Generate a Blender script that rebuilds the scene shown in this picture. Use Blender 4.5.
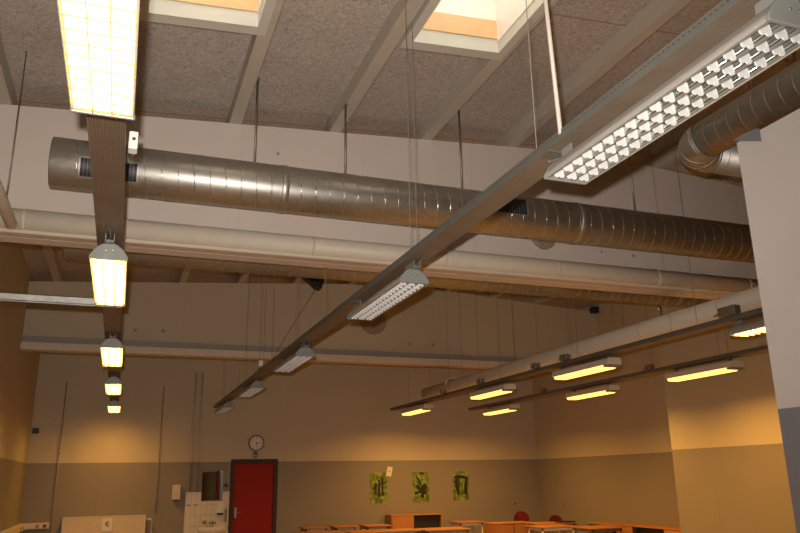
import bpy, math, random
from mathutils import Vector, Matrix
PI = math.pi
random.seed(7)
sc = bpy.context.scene
for o in list(bpy.data.objects): bpy.data.objects.remove(o)
COL = sc.collection

# ------------------------------------------------------------------ camera
CAM = Vector((0, 0, 1.65))
yaw, pitch, roll = math.radians(20.413), math.radians(15.933), math.radians(-0.938)
fwd = Vector((math.sin(yaw)*math.cos(pitch), math.cos(yaw)*math.cos(pitch), math.sin(pitch)))
rt = Vector((math.cos(yaw), -math.sin(yaw), 0)); up = rt.cross(fwd)
r2 = rt*math.cos(roll) + up*math.sin(roll); u2 = -rt*math.sin(roll) + up*math.cos(roll)
cd = bpy.data.cameras.new('camera'); cam = bpy.data.objects.new('camera', cd); COL.objects.link(cam)
cd.sensor_width = 36; cd.lens = 740.4*36/800; cd.clip_start = 0.02; cd.clip_end = 200
cam.matrix_world = Matrix(((r2.x, u2.x, -fwd.x, CAM.x), (r2.y, u2.y, -fwd.y, CAM.y), (r2.z, u2.z, -fwd.z, CAM.z), (0, 0, 0, 1)))
sc.camera = cam

# ------------------------------------------------------------------ light and exposure
sc.view_settings.view_transform = 'Standard'; sc.view_settings.look = 'None'
sc.view_settings.exposure = 0.0; sc.view_settings.gamma = 1.0
w = bpy.data.worlds.new('world'); sc.world = w; w.use_nodes = True
w.node_tree.nodes['Background'].inputs[0].default_value = (1.0, 0.86, 0.66, 1)
w.node_tree.nodes['Background'].inputs[1].default_value = 5.5
LAMP_COL = (1.0, 0.475, 0.09)
LAMP_W = 44.0
TUBE = 3.0
FLASH_W = 930.0
# the flash of the camera that took the photograph
fl = bpy.data.lights.new('camera_flash', 'SPOT'); fl.energy = FLASH_W; fl.color = (1.0, 0.91, 0.82)
fl.spot_size = math.radians(104); fl.spot_blend = 1.0; fl.shadow_soft_size = 0.02
flo = bpy.data.objects.new('camera_flash', fl); COL.objects.link(flo)
flo.location = CAM + u2*0.105 - r2*0.045
fd = (fwd*1.0 + u2*0.06 - r2*0.12).normalized()
flo.rotation_euler = fd.to_track_quat('-Z', 'Y').to_euler()

# ------------------------------------------------------------------ materials
def nodes(name):
    m = bpy.data.materials.new(name); m.use_nodes = True
    nt = m.node_tree; b = nt.nodes['Principled BSDF']
    return m, nt, b
def N(nt, t, **kw):
    n = nt.nodes.new(t)
    for k, v in kw.items():
        if hasattr(n, k): setattr(n, k, v)
        else: n.inputs[k].default_value = v
    return n
def L(nt, a, ao, b, bi): nt.links.new(a.outputs[ao], b.inputs[bi])
def plain(name, col, rough=0.6, metal=0.0, var=0.08, scale=6.0, bump=0.0, bscale=80.0, spec=0.5):
    m, nt, b = nodes(name)
    b.inputs['Roughness'].default_value = rough; b.inputs['Metallic'].default_value = metal
    b.inputs['Specular IOR Level'].default_value = spec
    tc = N(nt, 'ShaderNodeTexCoord'); no = N(nt, 'ShaderNodeTexNoise'); no.inputs['Scale'].default_value = scale
    no.inputs['Detail'].default_value = 5
    L(nt, tc, 'Object', no, 'Vector')
    mx = N(nt, 'ShaderNodeMixRGB')
    mx.inputs[1].default_value = (*[c*(1-var) for c in col], 1); mx.inputs[2].default_value = (*[min(1, c*(1+var)) for c in col], 1)
    L(nt, no, 'Fac', mx, 0); L(nt, mx, 0, b, 'Base Color')
    if bump:
        n2 = N(nt, 'ShaderNodeTexNoise'); n2.inputs['Scale'].default_value = bscale
        L(nt, tc, 'Object', n2, 'Vector')
        bp = N(nt, 'ShaderNodeBump'); bp.inputs['Strength'].default_value = bump; bp.inputs['Distance'].default_value = 0.004
        L(nt, n2, 'Fac', bp, 'Height'); L(nt, bp, 0, b, 'Normal')
    return m
def glow(name, col, s):
    m, nt, b = nodes(name)
    b.inputs['Base Color'].default_value = (0.8, 0.8, 0.78, 1)
    b.inputs['Emission Color'].default_value = (*col, 1); b.inputs['Emission Strength'].default_value = s
    return m
def metal(name, col, rough, var=0.25):
    m, nt, b = nodes(name)
    b.inputs['Metallic'].default_value = 0.9
    tc = N(nt, 'ShaderNodeTexCoord'); v = N(nt, 'ShaderNodeTexVoronoi'); v.inputs['Scale'].default_value = 38
    n = N(nt, 'ShaderNodeTexNoise'); n.inputs['Scale'].default_value = 5; n.inputs['Detail'].default_value = 8
    L(nt, tc, 'Object', v, 'Vector'); L(nt, tc, 'Object', n, 'Vector')
    m1 = N(nt, 'ShaderNodeMixRGB'); m1.blend_type = 'MIX'; m1.inputs[0].default_value = 0.6
    L(nt, v, 'Color', m1, 1); L(nt, n, 'Fac', m1, 2)
    bw = N(nt, 'ShaderNodeRGBToBW'); L(nt, m1, 0, bw, 0)
    mx = N(nt, 'ShaderNodeMixRGB'); mx.inputs[1].default_value = (*[c*(1-var) for c in col], 1); mx.inputs[2].default_value = (*[min(1, c*(1+var)) for c in col], 1)
    L(nt, bw, 0, mx, 0); L(nt, mx, 0, b, 'Base Color')
    mr = N(nt, 'ShaderNodeMapRange'); mr.inputs['To Min'].default_value = rough-0.07; mr.inputs['To Max'].default_value = rough+0.1
    L(nt, bw, 0, mr, 0); L(nt, mr, 0, b, 'Roughness')
    return m
def wall_paint(name, upper, lower, split, joint=1.2, axis='X', jw=0.006):
    """painted wall: pale above a level painted line, grey below it, faint upright board joints"""
    m, nt, b = nodes(name); b.inputs['Roughness'].default_value = 0.75; b.inputs['Specular IOR Level'].default_value = 0.25
    g = N(nt, 'ShaderNodeNewGeometry'); s = N(nt, 'ShaderNodeSeparateXYZ'); L(nt, g, 'Position', s, 0)
    gt = N(nt, 'ShaderNodeMath', operation='GREATER_THAN'); gt.inputs[1].default_value = split; L(nt, s, 'Z', gt, 0)
    mx = N(nt, 'ShaderNodeMixRGB'); mx.inputs[1].default_value = (*lower, 1); mx.inputs[2].default_value = (*upper, 1)
    L(nt, gt, 0, mx, 0)
    no = N(nt, 'ShaderNodeTexNoise'); no.inputs['Scale'].default_value = 1.3; no.inputs['Detail'].default_value = 6; L(nt, g, 'Position', no, 'Vector')
    mr = N(nt, 'ShaderNodeMapRange'); mr.inputs['To Min'].default_value = 0.93; mr.inputs['To Max'].default_value = 1.05; L(nt, no, 'Fac', mr, 0)
    mo = N(nt, 'ShaderNodeMath', operation='MODULO'); mo.inputs[1].default_value = joint
    ad = N(nt, 'ShaderNodeMath', operation='ADD'); ad.inputs[1].default_value = 20*joint + 0.35
    L(nt, s, axis, ad, 0); L(nt, ad, 0, mo, 0)
    lt = N(nt, 'ShaderNodeMath', operation='LESS_THAN'); lt.inputs[1].default_value = jw; L(nt, mo, 0, lt, 0)
    jm = N(nt, 'ShaderNodeMapRange'); jm.inputs['To Min'].default_value = 1.0; jm.inputs['To Max'].default_value = 0.86; L(nt, lt, 0, jm, 0)
    mm = N(nt, 'ShaderNodeMath', operation='MULTIPLY'); L(nt, mr, 0, mm, 0); L(nt, jm, 0, mm, 1)
    ml = N(nt, 'ShaderNodeMixRGB', blend_type='MULTIPLY'); ml.inputs[0].default_value = 1
    L(nt, mx, 0, ml, 1); L(nt, mm, 0, ml, 2); L(nt, ml, 0, b, 'Base Color')
    return m
CREAM = (0.52, 0.46, 0.345); GREY = (0.255, 0.23, 0.205)
M = {}
M['wall'] = wall_paint('wall_paint', CREAM, GREY, 2.02)
M['wall_side'] = wall_paint('wall_paint_side', CREAM, GREY, 2.02, axis='Y')
M['near_wall'] = wall_paint('near_wall_paint', (0.62, 0.59, 0.565), (0.215, 0.22, 0.25), 2.0, joint=50, axis='Y')
M['header'] = wall_paint('header_paint', (0.68, 0.595, 0.53), (0.5, 0.45, 0.4), 0.5, joint=1.22)
M['paint'] = plain('cream_paint', (0.62, 0.54, 0.44), 0.55)
M['beam_paint'] = plain('beam_paint', (0.50, 0.455, 0.38), 0.65, var=0.1, scale=3)
M['pipe_paint'] = plain('pipe_wrap', (0.66, 0.60, 0.50), 0.5, var=0.07, scale=9, bump=0.15, bscale=25)
M['enamel'] = plain('white_enamel', (0.36, 0.34, 0.31), 0.32, var=0.02)
M['cap_grey'] = plain('grey_end_cap', (0.22, 0.23, 0.215), 0.35, var=0.03)
M['louvre'] = plain('louvre_white', (0.66, 0.66, 0.65), 0.25, var=0.02)
M['trough'] = metal('reflector_metal', (0.5, 0.52, 0.47), 0.22, 0.05)
M['recess'] = plain('recess_grey', (0.24, 0.25, 0.22), 0.45, var=0.05)
M['glass_tube'] = plain('unlit_tube', (0.78, 0.79, 0.78), 0.2, var=0.01)
M['lit'] = glow('lit_tube', LAMP_COL, TUBE)
M['lit_bright'] = glow('lit_reflector', LAMP_COL, 9.0)
M['duct'] = metal('galvanised_duct', (0.46, 0.44, 0.40), 0.40, 0.16)
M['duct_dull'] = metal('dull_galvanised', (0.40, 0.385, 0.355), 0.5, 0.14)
M['seam'] = metal('duct_seam', (0.52, 0.50, 0.46), 0.25, 0.1)
M['strut'] = metal('strut_metal', (0.6, 0.59, 0.57), 0.35, 0.15)
M['rod'] = metal('rod_metal', (0.34, 0.33, 0.31), 0.45, 0.1)
M['wire'] = plain('wire', (0.24, 0.21, 0.18), 0.5)
M['pale_rod'] = plain('pale_rod', (0.55, 0.50, 0.42), 0.5)
M['conduit'] = plain('conduit_grey', (0.34, 0.29, 0.22), 0.6)
M['shade_grey'] = plain('ledge_shade_grey', (0.33, 0.31, 0.27), 0.6)
M['pale_housing'] = plain('pale_housing', (0.66, 0.62, 0.55), 0.4, var=0.02)
M['louvre_clear'] = plain('louvre_clear', (0.9, 0.9, 0.88), 0.25, var=0.01)
M['louvre_silhouette'] = plain('louvre_silhouette', (0.30, 0.22, 0.12), 0.5)
M['black'] = plain('black', (0.012, 0.013, 0.016), 0.5)
M['dark'] = plain('dark_grey', (0.05, 0.048, 0.045), 0.5)
M['slat'] = plain('grille_slat', (0.10, 0.11, 0.12), 0.4)
M['plastic'] = plain('white_plastic', (0.68, 0.66, 0.60), 0.4, var=0.02)
M['white'] = plain('white', (0.72, 0.69, 0.62), 0.5, var=0.03)
M['porcelain'] = plain('porcelain', (0.75, 0.72, 0.65), 0.15, var=0.02)
M['steel'] = plain('steel', (0.5, 0.5, 0.5), 0.25, metal=1.0)
M['wood'] = plain('beech', (0.43, 0.18, 0.06), 0.45, var=0.15, scale=5)
M['pine'] = plain('pine', (0.70, 0.46, 0.24), 0.5, var=0.12, scale=12)
M['skyl'] = plain('skylight_lining', (0.80, 0.77, 0.72), 0.5, var=0.02)
M['curb'] = plain('skylight_trim', (0.60, 0.60, 0.54), 0.5, var=0.03)
M['red'] = plain('red_door_paint', (0.27, 0.014, 0.006), 0.6, var=0.05, spec=0.2)
M['frame'] = plain('dark_frame', (0.055, 0.042, 0.036), 0.6, spec=0.2)
M['chair'] = plain('dark_red_chair', (0.16, 0.012, 0.012), 0.4)
M['brown'] = plain('brown_plate', (0.30, 0.235, 0.17), 0.7)
M['bracket'] = plain('bluish_grey_metal', (0.19, 0.20, 0.22), 0.5)
M['floor'] = plain('linoleum', (0.25, 0.21, 0.17), 0.4, var=0.1)
M['mirror'] = plain('mirror_glass', (0.85, 0.88, 0.88), 0.02, metal=1.0, var=0.0)

def board_mat():
    m, nt, b = nodes('wood_wool_board'); b.inputs['Roughness'].default_value = 0.95; b.inputs['Specular IOR Level'].default_value = 0.1
    g = N(nt, 'ShaderNodeNewGeometry')
    n1 = N(nt, 'ShaderNodeTexNoise'); n1.inputs['Scale'].default_value = 34; n1.inputs['Detail'].default_value = 6; n1.inputs['Roughness'].default_value = 0.75; n1.inputs['Distortion'].default_value = 1.5
    n2 = N(nt, 'ShaderNodeTexNoise'); n2.inputs['Scale'].default_value = 2.2; n2.inputs['Detail'].default_value = 4
    L(nt, g, 'Position', n1, 'Vector'); L(nt, g, 'Position', n2, 'Vector')
    cr = N(nt, 'ShaderNodeValToRGB'); e = cr.color_ramp.elements
    e[0].position = 0.32; e[0].color = (0.26, 0.232, 0.21, 1); e[1].position = 0.60; e[1].color = (0.64, 0.575, 0.515, 1)
    L(nt, n1, 'Fac', cr, 0)
    mr = N(nt, 'ShaderNodeMapRange'); mr.inputs['To Min'].default_value = 0.82; mr.inputs['To Max'].default_value = 1.12; L(nt, n2, 'Fac', mr, 0)
    s = N(nt, 'ShaderNodeSeparateXYZ'); L(nt, g, 'Position', s, 0)
    ad = N(nt, 'ShaderNodeMath', operation='ADD'); ad.inputs[1].default_value = 10*1.2+0.3; L(nt, s, 'Y', ad, 0)
    mo = N(nt, 'ShaderNodeMath', operation='MODULO'); mo.inputs[1].default_value = 2.4; L(nt, ad, 0, mo, 0)
    lt = N(nt, 'ShaderNodeMath', operation='LESS_THAN'); lt.inputs[1].default_value = 0.022; L(nt, mo, 0, lt, 0)
    ml = N(nt, 'ShaderNodeMixRGB', blend_type='MULTIPLY'); ml.inputs[0].default_value = 1; L(nt, cr, 0, ml, 1); L(nt, mr, 0, ml, 2)
    mx = N(nt, 'ShaderNodeMixRGB'); mx.inputs[2].default_value = (0.36, 0.29, 0.24, 1); L(nt, lt, 0, mx, 0); L(nt, ml, 0, mx, 1)
    L(nt, mx, 0, b, 'Base Color')
    bp = N(nt, 'ShaderNodeBump'); bp.inputs['Strength'].default_value = 0.5; bp.inputs['Distance'].default_value = 0.01
    L(nt, n1, 'Fac', bp, 'Height'); L(nt, bp, 0, b, 'Normal')
    return m
M['board'] = board_mat()
def tray_mat():
    """galvanised cable tray sheet with rows of small punched holes"""
    m, nt, b = nodes('perforated_tray'); b.inputs['Metallic'].default_value = 0.55; b.inputs['Roughness'].default_value = 0.48
    tc = N(nt, 'ShaderNodeTexCoord'); s = N(nt, 'ShaderNodeSeparateXYZ'); L(nt, tc, 'Object', s, 0)
    def cell(ax, p, off=0.0):
        a = N(nt, 'ShaderNodeMath', operation='ADD'); a.inputs[1].default_value = 100*p+off; L(nt, s, ax, a, 0)
        c = N(nt, 'ShaderNodeMath', operation='MODULO'); c.inputs[1].default_value = p; L(nt, a, 0, c, 0)
        d = N(nt, 'ShaderNodeMath', operation='LESS_THAN'); d.inputs[1].default_value = p*0.42; L(nt, c, 0, d, 0)
        return d
    cy = cell('Y', 0.013); cx = cell('X', 0.0096)
    mu = N(nt, 'ShaderNodeMath', operation='MULTIPLY'); L(nt, cy, 0, mu, 0); L(nt, cx, 0, mu, 1)
    no = N(nt, 'ShaderNodeTexNoise'); no.inputs['Scale'].default_value = 7; no.inputs['Detail'].default_value = 5; L(nt, tc, 'Object', no, 'Vector')
    m1 = N(nt, 'ShaderNodeMixRGB'); m1.inputs[1].default_value = (0.20, 0.155, 0.11, 1); m1.inputs[2].default_value = (0.33, 0.265, 0.195, 1); L(nt, no, 'Fac', m1, 0)
    mx = N(nt, 'ShaderNodeMixRGB'); mx.inputs[2].default_value = (0.05, 0.04, 0.03, 1); L(nt, mu, 0, mx, 0); L(nt, m1, 0, mx, 1)
    L(nt, mx, 0, b, 'Base Color')
    return m
M['tray'] = tray_mat()
M['tray_side0'] = plain('tray_side', (0.17, 0.17, 0.15), 0.5, metal=0.4, var=0.1)

def side_mat():
    m = M['tray_side0']; nt = m.node_tree; b = nt.nodes['Principled BSDF']; src = b.inputs['Base Color'].links[0].from_socket
    tc = N(nt, 'ShaderNodeTexCoord'); s = N(nt, 'ShaderNodeSeparateXYZ'); L(nt, tc, 'Object', s, 0)
    a = N(nt, 'ShaderNodeMath', operation='ADD'); a.inputs[1].default_value = 2.6; L(nt, s, 'Y', a, 0)
    c = N(nt, 'ShaderNodeMath', operation='MODULO'); c.inputs[1].default_value = 0.026; L(nt, a, 0, c, 0)
    d = N(nt, 'ShaderNodeMath', operation='LESS_THAN'); d.inputs[1].default_value = 0.011; L(nt, c, 0, d, 0)
    e = N(nt, 'ShaderNodeMath', operation='COMPARE'); e.inputs[1].default_value = 0.034; e.inputs[2].default_value = 0.0022; L(nt, s, 'Z', e, 0)
    f = N(nt, 'ShaderNodeMath', operation='MULTIPLY'); L(nt, d, 0, f, 0); L(nt, e, 0, f, 1)
    mx = N(nt, 'ShaderNodeMixRGB'); mx.inputs[2].default_value = (0.03, 0.03, 0.025, 1); L(nt, f, 0, mx, 0); nt.links.new(src, mx.inputs[1]); L(nt, mx, 0, b, 'Base Color')
    return m
M['tray_side'] = side_mat()

# ------------------------------------------------------------------ mesh helpers
class MB:
    def __init__(s): s.v = []; s.f = []; s.sm = []
    def add(s, vs, fs, smooth=False):
        n = len(s.v); s.v += [tuple(v) for v in vs]; s.f += [tuple(i+n for i in f) for f in fs]; s.sm += [smooth]*len(fs); return s
    def box(s, x0, x1, y0, y1, z0, z1):
        return s.add([(x, y, z) for z in (z0, z1) for y in (y0, y1) for x in (x0, x1)],
                     [(0, 2, 3, 1), (4, 5, 7, 6), (0, 1, 5, 4), (1, 3, 7, 5), (3, 2, 6, 7), (2, 0, 4, 6)])
    def prism(s, pts, axis, a, b, smooth=False):
        """closed polygon pts (2D) extruded along axis from a to b"""
        def P(p, t): return {'X': (t, p[0], p[1]), 'Y': (p[0], t, p[1]), 'Z': (p[0], p[1], t)}[axis]
        n = len(pts); vs = [P(p, a) for p in pts] + [P(p, b) for p in pts]
        s.add(vs, [(i, (i+1) % n, n+(i+1) % n, n+i) for i in range(n)], smooth)
        k = len(s.v)-2*n; s.f += [tuple(k+i for i in reversed(range(n))), tuple(k+n+i for i in range(n))]; s.sm += [False]*2
        return s
    def tube(s, path, r, seg=12, caps=True, smooth=True):
        path = [Vector(p) for p in path]; n = len(path); rs = r if isinstance(r, (list, tuple)) else [r]*n
        vs = []; prev = None
        for i, p in enumerate(path):
            t = (path[min(i+1, n-1)]-path[max(i-1, 0)]).normalized()
            if prev is None:
                a = Vector((0, 0, 1)) if abs(t.z) < 0.9 else Vector((1, 0, 0)); u = t.cross(a).normalized()
            else: u = (prev-t*prev.dot(t)).normalized()
            prev = u; v = t.cross(u)
            vs += [p+(u*math.cos(2*PI*k/seg)+v*math.sin(2*PI*k/seg))*rs[i] for k in range(seg)]
        fs = [(i*seg+k, i*seg+(k+1) % seg, (i+1)*seg+(k+1) % seg, (i+1)*seg+k) for i in range(n-1) for k in range(seg)]
        s.add(vs, fs, smooth)
        if caps:
            k0 = len(s.v)-n*seg
            s.f += [tuple(k0+k for k in reversed(range(seg))), tuple(k0+(n-1)*seg+k for k in range(seg))]; s.sm += [False]*2
        return s
    def lathe(s, prof, c, axis='Z', seg=24):
        vs = []
        for r, h in prof:
            for k in range(seg):
                a = 2*PI*k/seg; u, v = r*math.cos(a), r*math.sin(a)
                vs.append({'Z': (c[0]+u, c[1]+v, c[2]+h), 'Y': (c[0]+u, c[1]+h, c[2]+v), 'X': (c[0]+h, c[1]+u, c[2]+v)}[axis])
        n = len(prof)
        s.add(vs, [(i*seg+k, i*seg+(k+1) % seg, (i+1)*seg+(k+1) % seg, (i+1)*seg+k) for i in range(n-1) for k in range(seg)], True)
        k0 = len(s.v)-n*seg
        s.f += [tuple(k0+k for k in reversed(range(seg))), tuple(k0+(n-1)*seg+k for k in range(seg))]; s.sm += [False]*2
        return s
    def build(s, name, mat, parent=None, bevel=0.0):
        me = bpy.data.meshes.new(name); me.from_pydata(s.v, [], s.f); me.update()
        import bmesh
        bm = bmesh.new(); bm.from_mesh(me); bmesh.ops.recalc_face_normals(bm, faces=bm.faces); bm.to_mesh(me); bm.free()
        for p, k in zip(me.polygons, s.sm): p.use_smooth = k
        me.materials.append(M[mat] if isinstance(mat, str) else mat)
        o = bpy.data.objects.new(name, me); COL.objects.link(o)
        if parent: o.parent = parent
        if bevel:
            b = o.modifiers.new('bevel', 'BEVEL'); b.width = bevel; b.segments = 2; b.limit_method = 'ANGLE'
        return o
def box(*a): return MB().box(*a)
def tag(o, label, cat, group=None):
    o['label'] = label; o['category'] = cat
    if group: o['group'] = group
    return o
def empty(name, loc, label=None, cat=None, group=None, rz=0):
    o = bpy.data.objects.new(name, None); COL.objects.link(o); o.location = loc; o.rotation_euler.z = rz; o.empty_display_size = 0.1
    if label: tag(o, label, cat, group)
    return o
BEAMS = (-1.19, -0.20, 0.80, 1.80, 2.80, 3.84, 4.84, 5.84, 6.84, 7.84)
def topz(x): return zp(x) if any(abs(x-b) < 0.062 for b in BEAMS) else zb(x)
def struct(o): o['kind'] = 'structure'; return o
def copy_tree(o, parent=None):
    kids = list(o.children); c = o.copy(); COL.objects.link(c); c.parent = parent
    for ch in kids: copy_tree(ch, c)
    return c

# ------------------------------------------------------------------ the room
XL, XR, YB, YF = -1.6, 9.25, 15.8, -5.0
RIDGE = 4.9
def zp(x): return 5.25 - 0.066*abs(x-RIDGE)       # underside of the roof beams
def zb(x): return zp(x) + 0.17                      # underside of the roof boards
struct(box(XL-0.2, XR+0.2, YF-0.2, YB+0.2, -0.1, 0).build('floor', 'floor'))
struct(box(XL-0.2, XL, YF-0.2, YB+0.2, 0, 5.9).build('wall_left', 'wall_side'))
def gable(y0, y1, z0, top, x0=XL, x1=XR, dz=0.0):
    return MB().prism([(x0, z0), (x1, z0), (x1, top(x1)+dz), (RIDGE, top(RIDGE)+dz), (x0, top(x0)+dz)], 'Y', y0, y1)
def gable_hole(y0, y1, hx0, hx1, hz1):
    m = MB(); m.prism([(XL, 0), (hx0, 0), (hx0, hz1), (hx1, hz1), (hx1, 0), (XR, 0), (XR, zb(XR)), (RIDGE, zb(RIDGE)), (XL, zb(XL))], 'Y', y0, y1); return m
struct(gable_hole(YB, YB+0.2, 2.14, 3.11, 2.07).build('wall_back', 'wall'))
struct(gable(YF-0.2, YF, 0, zb, dz=0.0).build('wall_front', 'wall'))
struct(box(XR, XR+0.2, 10.14, YB+0.2, 0, 5.9).build('wall_right', 'wall_side'))
struct(box(8.45, XR+0.2, YF-0.2, 10.14, 0, zb(8.45)).build('wall_right_thick', 'wall_side'))
struct(box(8.30, 8.45, 6.6, 7.75, 0, 4.9).build('trim_pilaster', 'wall_side', bevel=0.004))
# roof boards with two openings for the skylights
SKY = [(-0.07, 0.735, 3.7, 4.95), (1.94, 2.735, 3.6, 4.87)]
def roof():
    m = MB(); xs = sorted({XL-0.2, RIDGE, XR+0.2, *[s[0] for s in SKY], *[s[1] for s in SKY]})
    for a, b in zip(xs, xs[1:]):
        h = [s for s in SKY if s[0] <= a and b <= s[1]]
        for y0, y1 in ([(YF-0.2, YB+0.2)] if not h else [(YF-0.2, h[0][2]), (h[0][3], YB+0.2)]):
            m.prism([(a, zb(a)), (b, zb(b)), (b, zb(b)+0.12), (a, zb(a)+0.12)], 'Y', y0, y1)
    return m
struct(roof().build('ceiling', 'board'))
for i, x in enumerate(BEAMS):
    z = zp(x)
    struct(MB().prism([(x-0.058, z), (x+0.058, z), (x+0.058, z+0.19), (x-0.058, z+0.19)], 'Y', YF, YB).build('trim_roof_beam', 'beam_paint', bevel=0.003))
# cross walls hanging under the roof
def header(y, name, zbot, ledge, h):
    struct(gable(y, y+0.16, zbot, zp).build('wall_'+name, 'header' if y < 8 else 'wall'))
    struct(box(XL, XR, y-ledge, y, zbot, zbot+h).build('trim_'+name+'_ledge', 'paint', bevel=0.012))
header(6.66, 'middle', 3.645, 0.14, 0.04)
header(13.0, 'far', 3.69, 0.13, 0.125)
struct(box(XL, XR, 12.975, 13.0, 3.815, 3.925).build('trim_far_board', 'shade_grey'))  # dark strip standing in for the shadow above the ledge
struct(box(3.57, 3.72, YF, 3.34, 0, 3.69).build('wall_near_right', 'near_wall'))
# skylights
for i, (x0, x1, y0, y1) in enumerate(SKY):
    wroot = struct(empty('window_%d' % (i+1), (0, 0, 0)))
    zc = zp(x0) - 0.03; t = 0.02
    def slope(m):
        m.v = [(v[0], v[1], v[2]+0.066*(v[0]-x0)) for v in m.v]; return m
    m = MB()                                         # lining boards of the well
    zt = zb(x0) + 0.55
    m.box(x0, x0+t, y0, y1, zc+0.1, zt); m.box(x1-t, x1, y0, y1, zc+0.1, zt); m.box(x0+t, x1-t, y0, y0+t, zc+0.1, zt)
    m.box(x0+t, x1-t, y1-t, y1, zc+0.30, zt)
    slope(m).build('window_lining', 'skyl', wroot)
    slope(box(x0+t, x1-t, y1-t-0.004, y1, zc+0.125, zc+0.30)).build('window_sill_board', 'pine', wroot)
    m = MB(); a = 0.062                              # trim round the opening, lower than the boards
    m.box(x0-a, x0+0.012, y0-a, y1+0.10, zc, zc+0.125); m.box(x1-0.012, x1+a, y0-a, y1+0.10, zc, zc+0.125)
    m.box(x0+0.012, x1-0.012, y1-0.012, y1+0.10, zc, zc+0.125); m.box(x0+0.012, x1-0.012, y0-a, y0+0.012, zc, zc+0.125)
    slope(m).build('window_trim', 'curb', wroot)
    m = MB(); b = 0.075; z1 = zt-0.11
    m.box(x0+t, x0+t+b, y0+t, y1-t, z1, z1+0.06); m.box(x1-t-b, x1-t, y0+t, y1-t, z1, z1+0.06)
    m.box(x0+t+b, x1-t-b, y1-t-b, y1-t, z1, z1+0.06); m.box(x0+t+b, x1-t-b, y0+t, y0+t+b, z1, z1+0.06)
    slope(m).build('window_frame', 'skyl', wroot)
    gm, gnt, gb = nodes('skylight_glass'); gb.inputs['Transmission Weight'].default_value = 1; gb.inputs['Roughness'].default_value = 0.0; gb.inputs['IOR'].default_value = 1.02
    slope(box(x0+t+b, x1-t-b, y0+t+b, y1-t-b, z1+0.02, z1+0.03)).build('pane', gm, wroot)
# door
dr = struct(empty('door_1', (2.625, YB, 0)))
m = MB(); m.box(-0.483, -0.405, -0.001, 0.12, 0, 2.068); m.box(0.405, 0.483, -0.001, 0.12, 0, 2.068); m.box(-0.405, 0.405, -0.001, 0.12, 1.985, 2.068)
m.build('door_frame', 'frame', dr, 0.004)
leaf = box(-0.403, 0.403, 0.02, 0.065, 0.01, 1.983).build('door_leaf', 'red', dr, 0.003)
m = MB(); m.box(-0.365, -0.325, 0.012, 0.021, 0.93, 1.13); m.tube([(-0.345, 0.015, 1.04), (-0.345, -0.03, 1.04), (-0.24, -0.035, 1.04)], 0.009, 10); m.tube([(-0.345, 0.0, 0.96), (-0.345, 0.02, 0.96)], 0.014, 12)
m.build('door_handle', 'steel', leaf)
box(-0.475, 0.475, 0.12, 0.16, 0, 2.06).build('door_backing', 'dark', dr)
d2 = struct(empty('door_2', (3.57, 2.05, 0)))
m = MB(); m.box(-0.02, 0.0, -0.53, -0.45, 0, 2.06); m.box(-0.02, 0.0, 0.45, 0.53, 0, 2.06); m.box(-0.02, 0.0, -0.45, 0.45, 1.985, 2.06)
m.build('door_frame', 'frame', d2, 0.004)
leaf = box(-0.012, -0.001, -0.448, 0.448, 0.01, 1.983).build('door_leaf', 'red', d2)
MB().tube([(-0.01, -0.36, 1.04), (-0.05, -0.36, 1.04), (-0.055, -0.25, 1.04)], 0.009, 10).build('door_handle', 'steel', leaf)
# tiled splashback behind the basin
def tile_mat():
    m, nt, b = nodes('splashback_tiles'); b.inputs['Roughness'].default_value = 0.2
    g = N(nt, 'ShaderNodeTexCoord'); mp = N(nt, 'ShaderNodeMapping'); mp.inputs['Rotation'].default_value = (PI/2, 0, 0); L(nt, g, 'Object', mp, 0)
    br = N(nt, 'ShaderNodeTexBrick'); br.offset = 0; br.inputs['Scale'].default_value = 1; br.inputs['Brick Width'].default_value = 0.1; br.inputs['Row Height'].default_value = 0.2
    br.inputs['Mortar Size'].default_value = 0.003; br.inputs['Color1'].default_value = (0.66, 0.62, 0.55, 1); br.inputs['Color2'].default_value = (0.69, 0.65, 0.57, 1); br.inputs['Mortar'].default_value = (0.42, 0.38, 0.32, 1)
    L(nt, mp, 0, br, 'Vector'); L(nt, br, 'Color', b, 'Base Color'); return m
M['tile'] = tile_mat()
struct(box(1.29, 2.14, YB-0.012, YB, 0.0, 1.44).build('trim_splashback', 'tile'))
struct(box(XL, 2.14, YB-0.015, YB, 0, 0.1).build('baseboard_back', 'dark'))
struct(box(3.11, XR, YB-0.015, YB, 0, 0.1).build('baseboard_back_right', 'dark'))

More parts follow.
